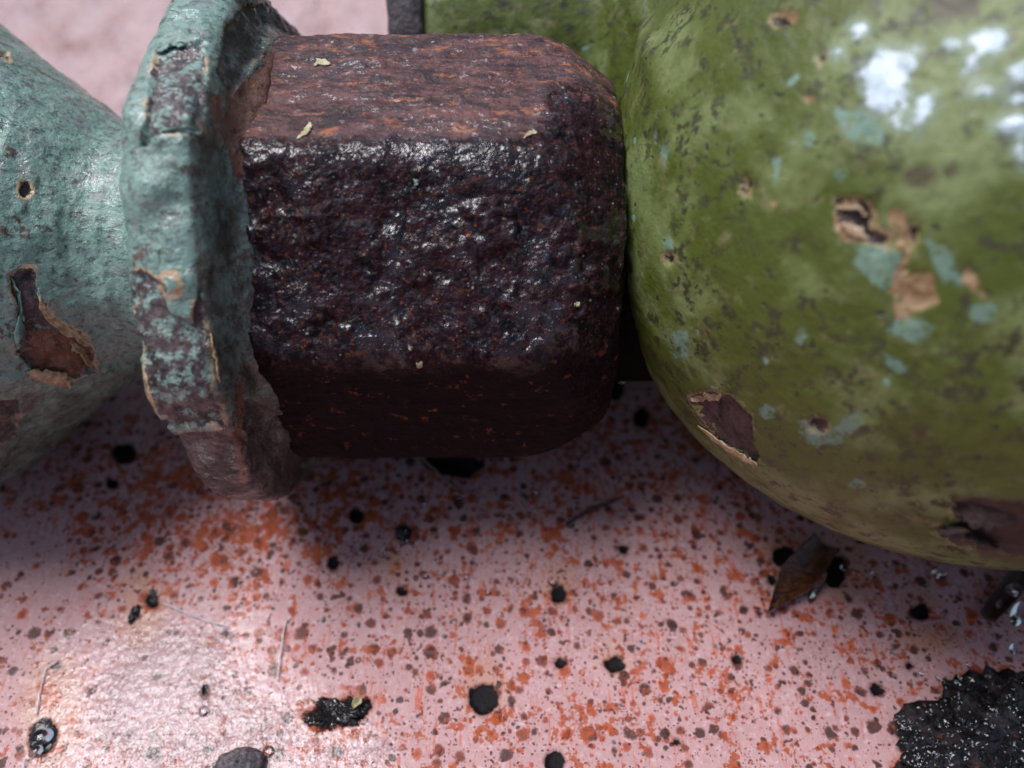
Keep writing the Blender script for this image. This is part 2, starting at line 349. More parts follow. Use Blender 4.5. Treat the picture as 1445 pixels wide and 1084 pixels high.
def mat_simple(name, a, b, scale=8, rough=.5, bump=.02, spec=.5, coat=None, stretch=(1, 1, 1)):
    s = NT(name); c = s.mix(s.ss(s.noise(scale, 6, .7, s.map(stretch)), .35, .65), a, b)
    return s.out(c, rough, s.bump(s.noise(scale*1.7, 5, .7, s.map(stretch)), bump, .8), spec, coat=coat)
def glints(s, scale, frac):
    v = s.voro(scale, s.warp(.08, 9)); sep = s.n('SeparateColor'); s.put(sep.inputs[0], v.outputs['Color'])
    return s.math('MULTIPLY', s.ss(v.outputs['Distance'], .42, .22), s.math('LESS_THAN', sep.outputs[0], frac))
def mat_black():
    s = NT('wet black crust'); c = s.mix(s.ss(s.noise(5, 4, .7), .45, .7), (.004, .003, .004), (.035, .026, .028))
    c = s.mix(s.ss(s.noise(8, 4, .7, off=3), .62, .7), c, (.10, .035, .02))
    n = s.bump(s.noise(9, 4, .65), .06, .9)
    return s.out(c, .55, n, .1, coat=s.ss(s.noise(4, 4, .75, off=8), .42, .5), cnormal=s.bump(s.noise(7, 2, .5), .13, 1.0))
def mat_water():
    s = NT('clear water'); s.b.inputs['Transmission Weight'].default_value = 1; s.b.inputs['IOR'].default_value = 1.33
    return s.out((.97, .98, 1), .02)
M = dict(plate=mat_plate(), nut=mat_nut(), aqua=mat_aqua(), olive=mat_olive(), water=mat_water(),
    black=mat_black(),
    shadow_black=mat_simple('shadow patch black', (.004, .003, .003), (.012, .010, .009), 8, .7, .03, spec=.15),  # black for the shadow patch under the nut
    iron=mat_simple('shadowed iron', (.03, .02, .02), (.09, .05, .04), 9, .55, .05),
    stub=mat_simple('iron blackened for gap shade', (.002, .002, .002), (.006, .004, .004), 9, .7, .02, spec=.05),  # darkness of the gap put into the stub's colour
    rim=mat_simple('dark rough casting', (.018, .015, .02), (.10, .075, .085), 7, .45, .08),
    husk=mat_simple('wet brown husk', (.012, .006, .005), (.15, .055, .025), 7, .18, .015, coat=1.0, stretch=(1, 4, 4)),
    bark=mat_simple('dark red bark', (.02, .008, .008), (.10, .025, .015), 14, .25, .02, coat=.4, stretch=(1, 5, 5)),
    twig=mat_simple('grey brown twig', (.10, .06, .05), (.30, .19, .14), 16, .6, .02, stretch=(1, 6, 6)),
    grit=mat_simple('grey grit', (.18, .17, .20), (.42, .42, .45), 12, .35, .03),
    crumb=mat_simple('cream paint crumb', (.36, .31, .17), (.60, .53, .33), 14, .5, .02),
    stone=mat_simple('dark grey stone', (.035, .03, .035), (.16, .13, .14), 14, .5, .04),
    fibre=mat_simple('pale fibre', (.5, .45, .48), (.75, .72, .76), 20, .4, .005),
    curl=mat_simple('curled paint edge', (.34, .20, .09), (.60, .48, .32), 14, .5, .02),
    paintflake=mat_simple('pale green paint flake', (.10, .18, .15), (.22, .33, .28), 9, .35, .02),
    flake=mat_simple('dark brown scale flake', (.022, .013, .014), (.10, .055, .05), 9, .5, .06, stretch=(1, 3, 3)))

# ------------------------------------------------------------------ plate
def build_plate():
    def axis(fine, lo, hi, far):
        c = list(np.arange(lo, hi+1e-6, fine)); st = fine; x = hi; a = []
        while x < far: st *= 1.12; x += st; a.append(x)
        st = fine; x = lo; b = []
        while x > -far: st *= 1.12; x -= st; b.append(x)
        return np.array(b[::-1] + c + a)
    xs, ys = axis(.035, -8, 8, 60), axis(.035, -6.5, 4, 60)
    X, Y = np.meshgrid(xs, ys, indexing='ij'); P = np.stack([X.ravel(), Y.ravel(), np.zeros(X.size)], 1)
    pits = [blob(683, 985, 23, 21), blob(680, 1003, 9, 7), blob(868, 938, 15, 12), blob(789, 838, 12, 14), blob(790, 935, 9, 8),
            blob(1300, 863, 15, 12), blob(1238, 973, 11, 9), blob(783, 1076, 14, 18), blob(1178, 805, 18, 24), blob(1107, 785, 18, 15),
            blob(1090, 818, 8, 7), blob(60, 1040, 20, 26, rot=.4), blob(1285, 940, 6, 6), blob(570, 752, 11, 12), blob(503, 727, 10, 11), blob(175, 640, 18, 16),
            blob(160, 683, 9, 8), blob(1040, 930, 7, 9), blob(568, 833, 8, 7), blob(1395, 1010, 20, 14), blob(500, 1010, 18, 8, rot=-.4),
            blob(470, 795, 9, 11), blob(665, 655, 20, 10), blob(1215, 760, 5, 5), blob(880, 775, 7, 7), blob(955, 1047, 6, 6),
            blob(870, 548, 12, 18), blob(905, 590, 12, 14), blob(215, 845, 9, 14), blob(290, 975, 6, 9)]
    x, y = to_px(P)
    pit = marks(P, None, pits); pit[P[:, 1] > 3] = -7
    stains = [blob(683, 970, 40, 44), blob(788, 825, 32, 36), blob(868, 930, 24, 24), blob(1195, 800, 50, 60), blob(1110, 770, 40, 26), blob(1297, 850, 36, 26),
              blob(560, 800, 24, 24), blob(70, 1010, 50, 90), blob(200, 860, 40, 60), blob(1310, 900, 60, 30), blob(90, 960, 30, 40)]
    stain = marks(P, None, stains); stain = np.where(P[:, 1] > 3.5, 9*fbm(P, .75, 4, .65) + .3, stain)
    tar = marks(P, None, [[(1262, 1084), (1300, 1045), (1335, 1000), (1345, 965), (1375, 950), (1385, 985), (1445, 970), (1600, 930), (1640, 1300), (1240, 1300)],
                          [(425, 1010), (450, 995), (490, 985), (520, 985), (515, 1005), (480, 1025), (440, 1030)]])
    wet = marks(P, None, [[(90, 900), (200, 860), (350, 860), (400, 960), (520, 1010), (560, 1084), (500, 1200), (60, 1200), (40, 980)], [(1380, 780), (1600, 700), (1600, 1300), (1330, 1300), (1330, 1000), (1380, 900)]])
    crust = marks(P, None, [[(165, 905), (240, 870), (330, 880), (330, 960), (420, 1000), (430, 1040), (380, 1100), (200, 1100), (120, 1060), (120, 960)], [(420, 1040), (560, 1030), (560, 1100), (420, 1100)]])  # crust mask: where glare is painted pale near the camera
    rust = .46 + .34*fbm(P, .45, 3)
    rust += 0.8*np.exp(-(((x-270)/190)**2 + ((y-730)/90)**2)) + .35*np.exp(-(((x-470)/260)**2 + ((y-700)/70)**2)) + .35*np.exp(-(((x-900)/220)**2 + ((y-640)/110)**2))
    rust += .25*np.exp(-(((x-590)/120)**2 + ((y-1010)/90)**2)) - .45*np.exp(-(((x-30)/130)**2 + ((y-790)/110)**2)) - .28*np.exp(-(((x-230)/140)**2 + ((y-960)/90)**2))
    rust = np.where(P[:, 1] > 3, .66, rust); wet = np.where(P[:, 1] > 3.5, .3, wet); crust = np.where(P[:, 1] > 3.5, 6.5 + 9*fbm(P, .9, 3, seed=77), crust); wet = np.where(P[:, 1] > 3.5, 2.0, wet)  # crust whitens the far plate's colour to stand for glare
    pitd = sstep(pit, -.25, .45)
    P[:, 2] = .05*fbm(P, .18, 2)*np.exp(-np.hypot(P[:, 0], P[:, 1])/30) + .012*fbm(P, 1.6, 3) + .006*fbm(P, 7, 2) + .008*sstep(rust, .6, 1.1)*fbm(P, 6, 3, seed=5)
    P[:, 2] -= .03*pitd
    far = sstep(P[:, 1], 4, 7); P[:, 2] += far*.10*fbm(P, 1.3, 3, seed=3)
    P[:, 2] += .08*sstep(tar, -.5, 1.5)*(1 + .9*fbm(P, 3.0, 4, .6))
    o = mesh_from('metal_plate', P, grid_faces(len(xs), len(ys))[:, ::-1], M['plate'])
    for k, v in dict(pit=pit, stain=stain, tar=tar, wet=wet, crust=crust, rust=rust, pale=np.where(P[:, 1] > 3.5, .5, .22)).items(): attr(o, k, v)  # pale: strength of the painted glare colour
    tag(o, kind='structure'); return o
build_plate()

# ------------------------------------------------------------------ the fitting
fit = bpy.data.objects.new('pipe_fitting', None); COL.objects.link(fit)
tag(fit, 'old iron valve fitting with rusty octagonal nut between pale green collar and olive green bulb', 'pipe fitting')
fit.location = (0, 0, 0)
ROT = R(-2.8)          # the flats' turn about the axis
def octa(theta, a, soft=.06):                  # distance to a rounded octagon with apothem a; theta=0 is the face turned to the camera
    t = (theta + math.pi/8) % (math.pi/4) - math.pi/8
    p = 4.2/soft; acc = 0
    for k in range(-1, 2): acc = acc + np.maximum(np.cos(t + k*math.pi/4), 0)**p
    return a*acc**(-1/p)
def ringmesh(xs, rfun, nth, disp=None, cy=0.0, cz=AXIS_H):
    th = np.linspace(0, 2*math.pi, nth, endpoint=False)
    X, T = np.meshgrid(xs, th, indexing='ij'); X = X.ravel(); T = T.ravel()
    r = rfun(X, T); ang = T + R(43) + ROT        # angle in the (-Y, Z) plane
    V = np.stack([X, cy - r*np.cos(ang), cz + r*np.sin(ang)], 1)
    N = np.stack([np.zeros_like(X), -np.cos(ang), np.sin(ang)], 1)
    N2 = grid_normals(V, len(xs), nth, True); sg = np.sign((N2*N).sum(1)); sg[sg == 0] = 1
    if abs((N2*N).sum(1)).mean() > 0: N2 = N2*(np.sign((N2*N).sum(1).mean()) or 1)
    return V, N2, X, T
def capped(name, V, xs, nth, mat, parent, flip=False):
    F = grid_faces(len(xs), nth, True).tolist()
    F.append(list(range(nth))[::-1]); F.append([(len(xs)-1)*nth + j for j in range(nth)])
    o = mesh_from(name, V, F, mat, parent)
    bm = bmesh.new(); bm.from_mesh(o.data); bmesh.ops.recalc_face_normals(bm, faces=bm.faces); bm.to_mesh(o.data); bm.free()
    o.data.polygons.foreach_set('use_smooth', [len(p.vertices) == 4 for p in o.data.polygons])
    return o

# nut ---------------------------------------------------------------
def build_nut():
    x0, x1, a = -2.66, 1.22, 2.40
    xs = np.concatenate([[x0], np.linspace(x0+.001, x1, 300), [x1+.0005]]); nth = 1500
    def rf(X, T):
        ro = octa(T, a)
        t = np.clip((X - .02)/(x1 - .02), 0, 1)                       # domed end chamfer
        cone = 2.60 - .62*t**1.7 - .35*sstep(X, x1-.10, x1)
        t2 = np.clip((x0 + .18 - X)/.18, 0, 1); cone = cone - .25*t2**2
        k = .05; h = np.clip(.5 + .5*(cone-ro)/k, 0, 1)
        r = cone*(1-h) + ro*h - k*h*(1-h)
        return np.where((X > x1) | (X <= x0), 1.2, r)
    V, N, X, T = ringmesh(xs, rf, nth)
    nup = np.degrees((T + math.pi) % (2*math.pi) - math.pi)
    # face index by angle: +45 is the face turned up, 0 the front, -45 the underside
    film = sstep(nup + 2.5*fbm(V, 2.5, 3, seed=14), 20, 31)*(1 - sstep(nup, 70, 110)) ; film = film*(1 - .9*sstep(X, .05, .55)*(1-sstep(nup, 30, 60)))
    low_shade = 1 - sstep(nup + 8*fbm(V, 1.5, 3, seed=4), -29, -17)  # underside mask, darkens the nut's colour as shade
    crust = 1 - .80*np.clip(film, 0, 1) - .75*low_shade
    crust = np.clip(crust, .1, 1)
    px, py = to_px(V)
    edge = np.exp(-((nup-21.8)/2.4)**2)*(1 - sstep(X, .35, .6)); crust = crust*(1 - .55*np.exp(-((nup-21.8)/5)**2))
    d = .045*fbm(V, 1.1, 3) + crust*(.04*fbm(V, 2.0, 3, .5) + .034*fbm(V, 6.0, 4, .55) + .006*fbm(V, 16, 2, .6, ridged=True)) + (1-crust)*(.022*fbm(V*np.array([.5, 2, 2]), 3, 4) + .016*fbm(V, 8, 3))
    # scars on the front face and bites out of its upper edge
    d += crust*.05*sstep(fbm(V, 2.2, 3, seed=9), .15, .5) - .05*sstep(fbm(V, 2.0, 3, seed=21), .2, .5)*crust
    ends = (X > x1) | (X <= x0)
    V = V + N*np.where(ends, 0, d)[:, None]
    o = capped('nut', V, xs, nth, M['nut'], fit); attr(o, 'film', film); attr(o, 'low_shade', low_shade); attr(o, 'edge', edge)
    o['label'] = 'dark wet pitted rusty nut with flat faces'
    return o
build_nut()

# collar ------------------------------------------------------------
def build_collar():
    prof = [(-3.56, 1.5), (-3.55, 2.0), (-3.53, 2.50), (-3.50, 2.80), (-3.42, 2.95), (-3.30, 3.0), (-3.05, 3.02), (-2.86, 3.0), (-2.76, 2.91), (-2.70, 2.74),
            (-2.66, 2.60), (-2.60, 2.50), (-2.50, 2.45), (-2.46, 2.36), (-2.44, 1.6)]
    pp = np.array(prof); s = np.concatenate([[0], np.cumsum(np.hypot(*np.diff(pp, axis=0).T))])
    u = np.linspace(0, s[-1], 190); PX = np.interp(u, s, pp[:, 0]); PR = np.interp(u, s, pp[:, 1])
    k = np.hanning(13); k /= k.sum(); PXs = np.convolve(np.pad(PX, 6, 'edge'), k, 'valid'); PRs = np.convolve(np.pad(PR, 6, 'edge'), k, 'valid')
    nth = 1100; idx = np.arange(len(u))
    def rf(I, T):
        r = PRs[I.astype(int)]; tt = np.degrees((T + math.pi) % (2*math.pi) - math.pi); lo = sstep(-tt, 35, 60)
        oc = octa(T, 1.0, .10)*(1-lo) + 1.035*lo; wt = sstep(r, 2.2, 2.9)
        return r*(1 + (oc-1)*wt*.95)
    V, N, I, T = ringmesh(idx.astype(float), rf, nth)
    V[:, 0] = PXs[I.astype(int)]
    # the rim leans and is worn unevenly
    lum = fbm(V, .55, 3, seed=2); V[:, 0] += .10*lum + .05*fbm(V, 1.6, 3, seed=8)
    N = grid_normals(V, len(u), nth, True); C = np.array([0, 0, AXIS_H]); 
    ref = V - C; ref[:, 0] = (V[:, 0] + 3.05)*2
    N *= np.sign((N*ref).sum(1).mean())
    chips = [[(203, 180), (212, 120), (218, 75), (240, 58), (262, 62), (285, 60), (292, 110), (288, 150), (280, 190), (225, 188), (200, 205)],
             [(180, 383), (205, 385), (232, 400), (240, 445), (270, 455), (283, 400), (300, 540), (318, 600), (235, 600), (208, 540), (190, 470)],
             [(235, 612), (340, 606), (385, 640), (440, 660), (410, 720), (300, 710), (250, 660)],
             [(308, 100), (318, 40), (345, 8), (378, 5), (376, 60), (350, 105), (325, 135)], [(385, -20), (430, -20), (440, 50), (415, 60), (380, 30)],
             [(345, 560), (400, 590), (440, 640), (420, 690), (370, 660), (345, 610)]]
    chip = marks(V, N, chips)
    brown = marks(V, N, [[(322, 130), (345, 115), (370, 85), (395, 45), (420, 50), (450, 70), (420, 130), (370, 200), (340, 260), (320, 220), (314, 170)],
                         [(330, 520), (345, 540), (350, 640), (345, 700), (332, 660)], [(296, 130), (312, 135), (316, 180), (300, 178)]])
    tan = marks(V, N, [blob(241, 402, 21, 24), [(203, 545), (212, 552), (232, 600), (222, 608), (208, 585)]])
    tan = np.minimum(tan, -marks(V, N, [blob(240, 403, 11, 12)]) - .1)
    chipd = sstep(chip + .8*fbm(V, 5, 3), -.1, .25)
    px, py = to_px(V)
    d = .05*fbm(V, 1.0, 3) + .022*fbm(V, 4, 4) - .045*chipd + chipd*.02*fbm(V, 10, 3)
    d += .07*np.exp(-(((px-215)/35)**2 + ((py-265)/28)**2)) - 0.04*np.exp(-(((px-240)/16)**2 + ((py-285)/14)**2)) + .05*np.exp(-(((px-245)/20)**2 + ((py-400)/20)**2))
    V = V + N*d[:, None]
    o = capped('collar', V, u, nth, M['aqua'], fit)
    attr(o, 'chip', chip); attr(o, 'brown', brown); attr(o, 'tan', tan); attr(o, 'mottle', np.full(len(V), .06) - .05*(py > 605))
    attr(o, 'grime', 1.15*sstep(V[:, 0], -2.88, -2.74))  # grime together with shade painted on the side towards the nut
    o['label'] = 'pale green collar with faceted rim, its paint chipped to dark metal'
    return o
build_collar()

# neck and flared pipe end ---------------------------------------------
def build_neck():
    pp = np.array([(-3.30, 1.68), (-3.60, 1.68), (-3.85, 1.60), (-4.2, 1.46), (-4.5, 1.40), (-4.75, 1.50), (-5.1, 1.80), (-5.5, 2.10), (-6.0, 2.46), (-6.6, 2.98), (-7.4, 3.0), (-8.5, 3.0), (-10.5, 2.9), (-10.6, 1.0)])
    s = np.concatenate([[0], np.cumsum(np.hypot(*np.diff(pp, axis=0).T))]); u = np.concatenate([np.linspace(0, 4.6, 230), np.linspace(4.65, s[-1], 60)])
    PX = np.interp(u, s, pp[:, 0]); PR = np.interp(u, s, pp[:, 1]); k = np.hanning(17); k /= k.sum(); PR = np.convolve(np.pad(PR, 8, 'edge'), k, 'valid')
    nth = 800
    V, N, I, T = ringmesh(np.arange(len(u), dtype=float), lambda I, T: PR[I.astype(int)], nth, cz=AXIS_H+.10)
    V[:, 0] = PX[I.astype(int)]
    N = grid_normals(V, len(u), nth, True); ref = V - np.array([0, 0, AXIS_H]); ref[:, 0] = 0; N *= np.sign((N*ref).sum(1).mean())
    chips = [[(12, 388), (45, 378), (55, 420), (75, 450), (110, 468), (128, 490), (132, 520), (95, 532), (50, 525), (24, 500), (27, 450)],
             [(-20, 570), (28, 565), (22, 612), (-20, 640)], [(-30, 72), (10, 76), (10, 82), (-30, 84)], blob(35, 268, 9, 12)]
    chip = marks(V, N, chips)
    brown = marks(V, N, [[(40, 470), (110, 470), (130, 495), (132, 520), (95, 530), (50, 522), (38, 500)]])
    tan = marks(V, N, [[(35, 520), (85, 532), (100, 545), (85, 545), (45, 534)]])
    chipd = sstep(chip + .7*fbm(V, 4, 3), -.1, .3); px, py = to_px(V)
    d = .05*fbm(V, .9, 3) + .03*fbm(V, 3.5, 4) + .02*fbm(V*np.array([3, 1, 1]), 2.2, 3) - .06*chipd + .02*chipd*fbm(V, 11, 3)
    d += .05*np.exp(-((V[:, 0]+3.92)/.10)**2) + .035*np.exp(-((V[:, 0]+4.45)/.08)**2)
    d += .05*np.exp(-(((py-535+.1*px)/10)**2))*(px < 190)*(py > 400)
    V = V + N*d[:, None]
    o = capped('neck', V, u, nth, M['aqua'], fit)
    attr(o, 'chip', chip); attr(o, 'brown', brown); attr(o, 'tan', tan); attr(o, 'mottle', np.full(len(V), -.03))
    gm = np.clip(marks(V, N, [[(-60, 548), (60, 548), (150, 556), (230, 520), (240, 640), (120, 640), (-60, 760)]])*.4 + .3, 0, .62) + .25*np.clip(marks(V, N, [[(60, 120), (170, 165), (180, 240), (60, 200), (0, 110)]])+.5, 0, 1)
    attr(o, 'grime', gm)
    o['label'] = 'pale green necked pipe end flaring away from the collar'
build_neck()

# threaded stub between nut and bulb, coloured near black for the gap's shade
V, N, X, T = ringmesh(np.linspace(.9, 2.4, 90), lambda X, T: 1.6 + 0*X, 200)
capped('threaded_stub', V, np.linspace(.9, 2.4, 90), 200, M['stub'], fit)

# bulb body: sphere-like casting fused with the boss behind the nut ------
BC = np.array([5.28, -.22, 4.14])
def build_body():
    bm = bmesh.new()
    def prim(fn, mat, **kw): fn(bm, matrix=mat, **kw)
    bmesh.ops.create_uvsphere(bm, u_segments=96, v_segments=64, radius=1, matrix=Matrix.Translation(BC) @ Matrix.Diagonal((4.22, 4.22, 4.06, 1)))
    # boss behind, axis along X, open end towards the left
    bmesh.ops.create_cone(bm, cap_ends=True, segments=96, radius1=2.35, radius2=2.35, depth=7.2, matrix=Matrix.Translation((2.30, 5.1, 3.2)) @ Matrix.Rotation(R(90), 4, 'Y'))
    bmesh.ops.create_uvsphere(bm, u_segments=64, v_segments=40, radius=1, matrix=Matrix.Translation((3.6, 3.6, 3.5)) @ Matrix.Diagonal((2.6, 3.0, 2.9, 1)))
    # shank through to the right
    bmesh.ops.create_cone(bm, cap_ends=True, segments=96, radius1=2.4, radius2=2.6, depth=6, matrix=Matrix.Translation((10, -.2, 3.4)) @ Matrix.Rotation(R(90), 4, 'Y'))
    me = bpy.data.meshes.new('tmp'); bm.to_mesh(me); bm.free(); t = bpy.data.objects.new('tmp', me); COL.objects.link(t)
    m = t.modifiers.new('r', 'REMESH'); m.mode = 'VOXEL'; m.voxel_size = .055
    m = t.modifiers.new('s', 'SMOOTH'); m.iterations = 60; m.factor = .5
    dg = bpy.context.evaluated_depsgraph_get(); ev = t.evaluated_get(dg); me2 = bpy.data.meshes.new_from_object(ev)
    bpy.data.objects.remove(t)
    n = len(me2.vertices); V = np.empty(n*3, np.float32); me2.vertices.foreach_get('co', V); V = V.reshape(-1, 3).astype(float)
    N = np.empty(n*3, np.float32); me2.vertices.foreach_get('normal', N); N = N.reshape(-1, 3).astype(float)
    V[:, 2] = np.where(V[:, 2] < .3, .3 - (.3-V[:, 2])*.6, V[:, 2])
    px, py = to_px(V)
    S = lambda L: marks(V, N, L)
    white = S([[(1215, 105), (1235, 62), (1262, 70), (1300, 66), (1285, 92), (1282, 120), (1262, 160), (1225, 155)], [(1285, 175), (1300, 140), (1322, 130), (1312, 168), (1295, 185)],
               blob(1178, 72, 11, 7, rot=-.5), blob(1210, 42, 9, 9), [(1372, 55), (1400, 42), (1425, 45), (1410, 68), (1385, 78)], blob(1345, 65, 10, 9), blob(1370, 85, 9, 12),
               blob(1385, 130, 20, 9, rot=-.3), [(1400, 180), (1430, 165), (1470, 165), (1470, 185), (1410, 188)], blob(1440, 212, 8, 14), [(1415, 100), (1460, 85), (1460, 120), (1425, 120)], blob(1262, 170, 12, 8), blob(1440, 140, 14, 8)])
    aqua = S([[(1205, 345), (1240, 345), (1275, 355), (1268, 410), (1225, 400), (1205, 375)], [(945, 468), (968, 465), (972, 508), (955, 508)], [(1130, 595), (1150, 588), (1160, 615), (1190, 590), (1215, 570), (1215, 595), (1185, 625), (1150, 632), (1132, 615)],
              blob(1210, 682, 11, 10), blob(1085, 580, 12, 8), [(1170, 150), (1240, 165), (1250, 210), (1200, 200)], blob(1186, 243, 11, 10), blob(1140, 195, 8, 12), blob(1093, 240, 5, 22), [(1270, 440), (1320, 460), (1300, 490), (1250, 470)],
              blob(1130, 475, 10, 12), [(1300, 330), (1345, 360), (1360, 400), (1330, 400)], blob(937, 215, 5, 18), blob(925, 195, 4, 12), blob(1390, 440, 20, 14), blob(1260, 512, 20, 8, rot=.6), blob(945, 345, 7, 10)])
    tan = S([blob(1208, 312, 33, 34), [(1248, 298), (1265, 290), (1285, 310), (1290, 345), (1280, 385), (1318, 385), (1325, 430), (1300, 440), (1262, 455), (1255, 400), (1272, 360), (1250, 345), (1225, 330), (1230, 318), (1268, 330)],
             [(1350, 370), (1375, 385), (1400, 420), (1385, 425), (1355, 395)], [(1250, 415), (1262, 420), (1290, 455), (1278, 460)], blob(1110, 25, 18, 12), blob(1092, 287, 7, 6), blob(1142, 140, 10, 7)])
    chip = S([blob(1205, 303, 21, 22), [(1180, 285), (1200, 280), (1222, 300), (1225, 325), (1255, 340), (1250, 352), (1215, 335), (1185, 315)], [(1283, 318), (1297, 320), (1295, 350), (1285, 350)],
              [(972, 560), (1000, 555), (1030, 560), (1058, 590), (1062, 625), (1072, 655), (1040, 640), (1005, 612)], [(1340, 715), (1365, 705), (1460, 715), (1480, 790), (1400, 780), (1340, 765), (1320, 748), (1355, 742)],
              blob(1050, 262, 7, 16, rot=.2), blob(1160, 80, 8, 10), blob(945, 365, 7, 7), blob(1155, 600, 14, 9), blob(1100, 30, 14, 6)])
    dark = S([blob(1298, 248, 24, 20), blob(1340, 240, 14, 14), [(1300, -20), (1390, -20), (1380, 25), (1320, 30)], blob(1300, 610, 18, 14), [(1340, 700), (1480, 700), (1480, 800), (1380, 790)], blob(1215, 520, 20, 7, rot=.8)])
    crest = np.exp(-((px - (900 + .22*py))/16)**2)*sstep(-py, -230, -60)
    d = .035*fbm(V, .7, 3) + .014*fbm(V, 3, 4) + .012*fbm(V*np.array([1, .6, .6]), 5, 3) + .06*crest*(V[:, 1] < 5)
    d -= .06*sstep(chip + .6*fbm(V, 4, 3), -.1, .3) + .02*sstep(tan, 0, .3); d += .015*sstep(white, -.2, .3)
    V2 = V + N*d[:, None]
    me2.vertices.foreach_set('co', V2.astype(np.float32).ravel()); me2.materials.clear(); me2.materials.append(M['olive']); me2.name = 'bulb'
    me2.polygons.foreach_set('use_smooth', [True]*len(me2.polygons)); me2.update()
    o = bpy.data.objects.new('bulb', me2); COL.objects.link(o); o.parent = fit
    for k, v in dict(white=white, aqua=aqua, tan=tan, chip=chip, dark=dark).items(): attr(o, k, v)
    o['label'] = 'olive green rounded valve body with white, turquoise and tan paint loss'
    return o
body = build_body()
# dark rim of the boss behind the nut
def ring(name, cx, cy, cz, x0, x1, ro, ri, mat, parent):
    xs = np.array([x0, x0, x0+.04, (x0+x1)/2, x1-.04, x1, x1, x0]); rs = np.array([ri, ro-.05, ro, ro+.02, ro, ro-.06, ri, ri])
    V, N, I, T = ringmesh(np.arange(len(xs), dtype=float), lambda I, T: rs[I.astype(int)], 240, cy=cy, cz=cz); V[:, 0] = xs[I.astype(int)]
    V += (fbm(V, 3, 3)*.03)[:, None]*np.array([1, 1, 1])
    return mesh_from(name, V, grid_faces(len(xs), 240, True)[:, ::-1], mat, parent)
ring('boss_rim', 0, 5.1, 3.2, -1.72, -1.22, 2.42, 1.9, M['rim'], fit)['label'] = 'dark unpainted rim behind the nut'

# curled flakes of paint that stand off the chipped places -----------------
from mathutils.bvhtree import BVHTree
def surf(o):
    me = o.data; t = BVHTree.FromPolygons([v.co for v in me.vertices], [tuple(p.vertices) for p in me.polygons])
    return lambda px, py: t.ray_cast(Vector(CAM), Vector(ray(px, py)))[:2]
def flake(name, cast, pts, inward, mat, lift=.07, seed=0, m=7, rows=5):
    rr = random.Random(seed); L = []
    for i in range(len(pts)-1):
        for k in range(m): L.append((pts[i][0] + (pts[i+1][0]-pts[i][0])*k/m, pts[i][1] + (pts[i+1][1]-pts[i][1])*k/m))
    L.append(pts[-1]); V = []; n = len(L)
    for i, (x, y) in enumerate(L):
        e = math.sin(math.pi*(i+.3)/(n-.4))**.5*(1 + rr.uniform(-.25, .25))
        x += rr.uniform(-1.2, 1.2); y += rr.uniform(-1.2, 1.2)
        for j in range(rows):
            q = j/(rows-1); h, nn = cast(x + inward[0]*q*e, y + inward[1]*q*e)
            if h is None: return None
            if nn.dot(Vector(CAM)-h) < 0: nn = -nn
            V.append(h + nn*(.004 + lift*q**1.6*e))
    V = np.array([tuple(v) for v in V]); F = grid_faces(n, rows)
    o = mesh_from(name, V, F, mat, fit); md = o.modifiers.new('thickness', 'SOLIDIFY'); md.thickness = .012; return o
cs = {c.name: surf(c) for c in fit.children if c.name in ('collar', 'neck', 'bulb', 'nut')}
for k, (w_, pts, inw, mt, lf) in enumerate([
    ('neck', [(36, 526), (60, 537), (85, 541), (100, 547)], (3, -12), 'curl', .05), ('neck', [(14, 390), (24, 412), (26, 440), (20, 470), (22, 492)], (6, 2), 'paintflake', .05),
    ('neck', [(56, 418), (74, 448), (108, 466), (128, 488)], (-7, 8), 'curl', .03), ('neck', [(100, 480), (118, 492), (132, 518)], (-9, 3), 'curl', .06),
    ('collar', [(178, 388), (184, 430), (190, 480), (200, 540)], (7, 0), 'curl', .03), ('collar', [(205, 548), (216, 575), (232, 604)], (9, -4), 'curl', .06),
    ('collar', [(232, 606), (255, 628), (290, 655)], (4, -6), 'curl', .03), ('collar', [(180, 376), (200, 384), (222, 384)], (0, 6), 'paintflake', .05),
    ('collar', [(228, 190), (255, 186), (282, 192)], (0, -7), 'paintflake', .05), ('collar', [(222, 72), (240, 58), (262, 62)], (2, 7), 'paintflake', .04),
    ('collar', [(298, 470), (306, 500), (312, 540)], (-6, 1), 'curl', .05),
    ('bulb', [(974, 562), (995, 555), (1020, 556)], (2, 9), 'curl', .025), ('bulb', [(985, 600), (1015, 628), (1050, 650), (1070, 657)], (6, -7), 'curl', .03),
    ('bulb', [(1342, 716), (1368, 708), (1400, 716), (1435, 728)], (0, 14), 'flake', .12), ('bulb', [(1322, 748), (1350, 742), (1380, 756), (1410, 770)], (4, -10), 'flake', .14),
    ('bulb', [(1180, 292), (1192, 282), (1212, 284), (1224, 302)], (2, 8), 'curl', .05), ('bulb', [(1186, 318), (1205, 334), (1224, 338)], (2, -7), 'curl', .05),
    ('nut', [(443, 94), (466, 92)], (0, -7), 'crumb', .02), ('nut', [(418, 196), (428, 184), (436, 172)], (9, 2), 'crumb', .02), ('nut', [(738, 196), (757, 190)], (1, -6), 'crumb', .02),
    ('nut', [(583, 252), (586, 262)], (7, 0), 'paintflake', .02), ('nut', [(811, 428), (817, 426)], (1, 5), 'crumb', .02), ('nut', [(588, 513), (595, 510)], (1, 5), 'crumb', .02)]):
    flake('paint_flake' if mt != 'flake' else 'rust_flake', cs[w_], pts, inw, M[mt], lf, k)

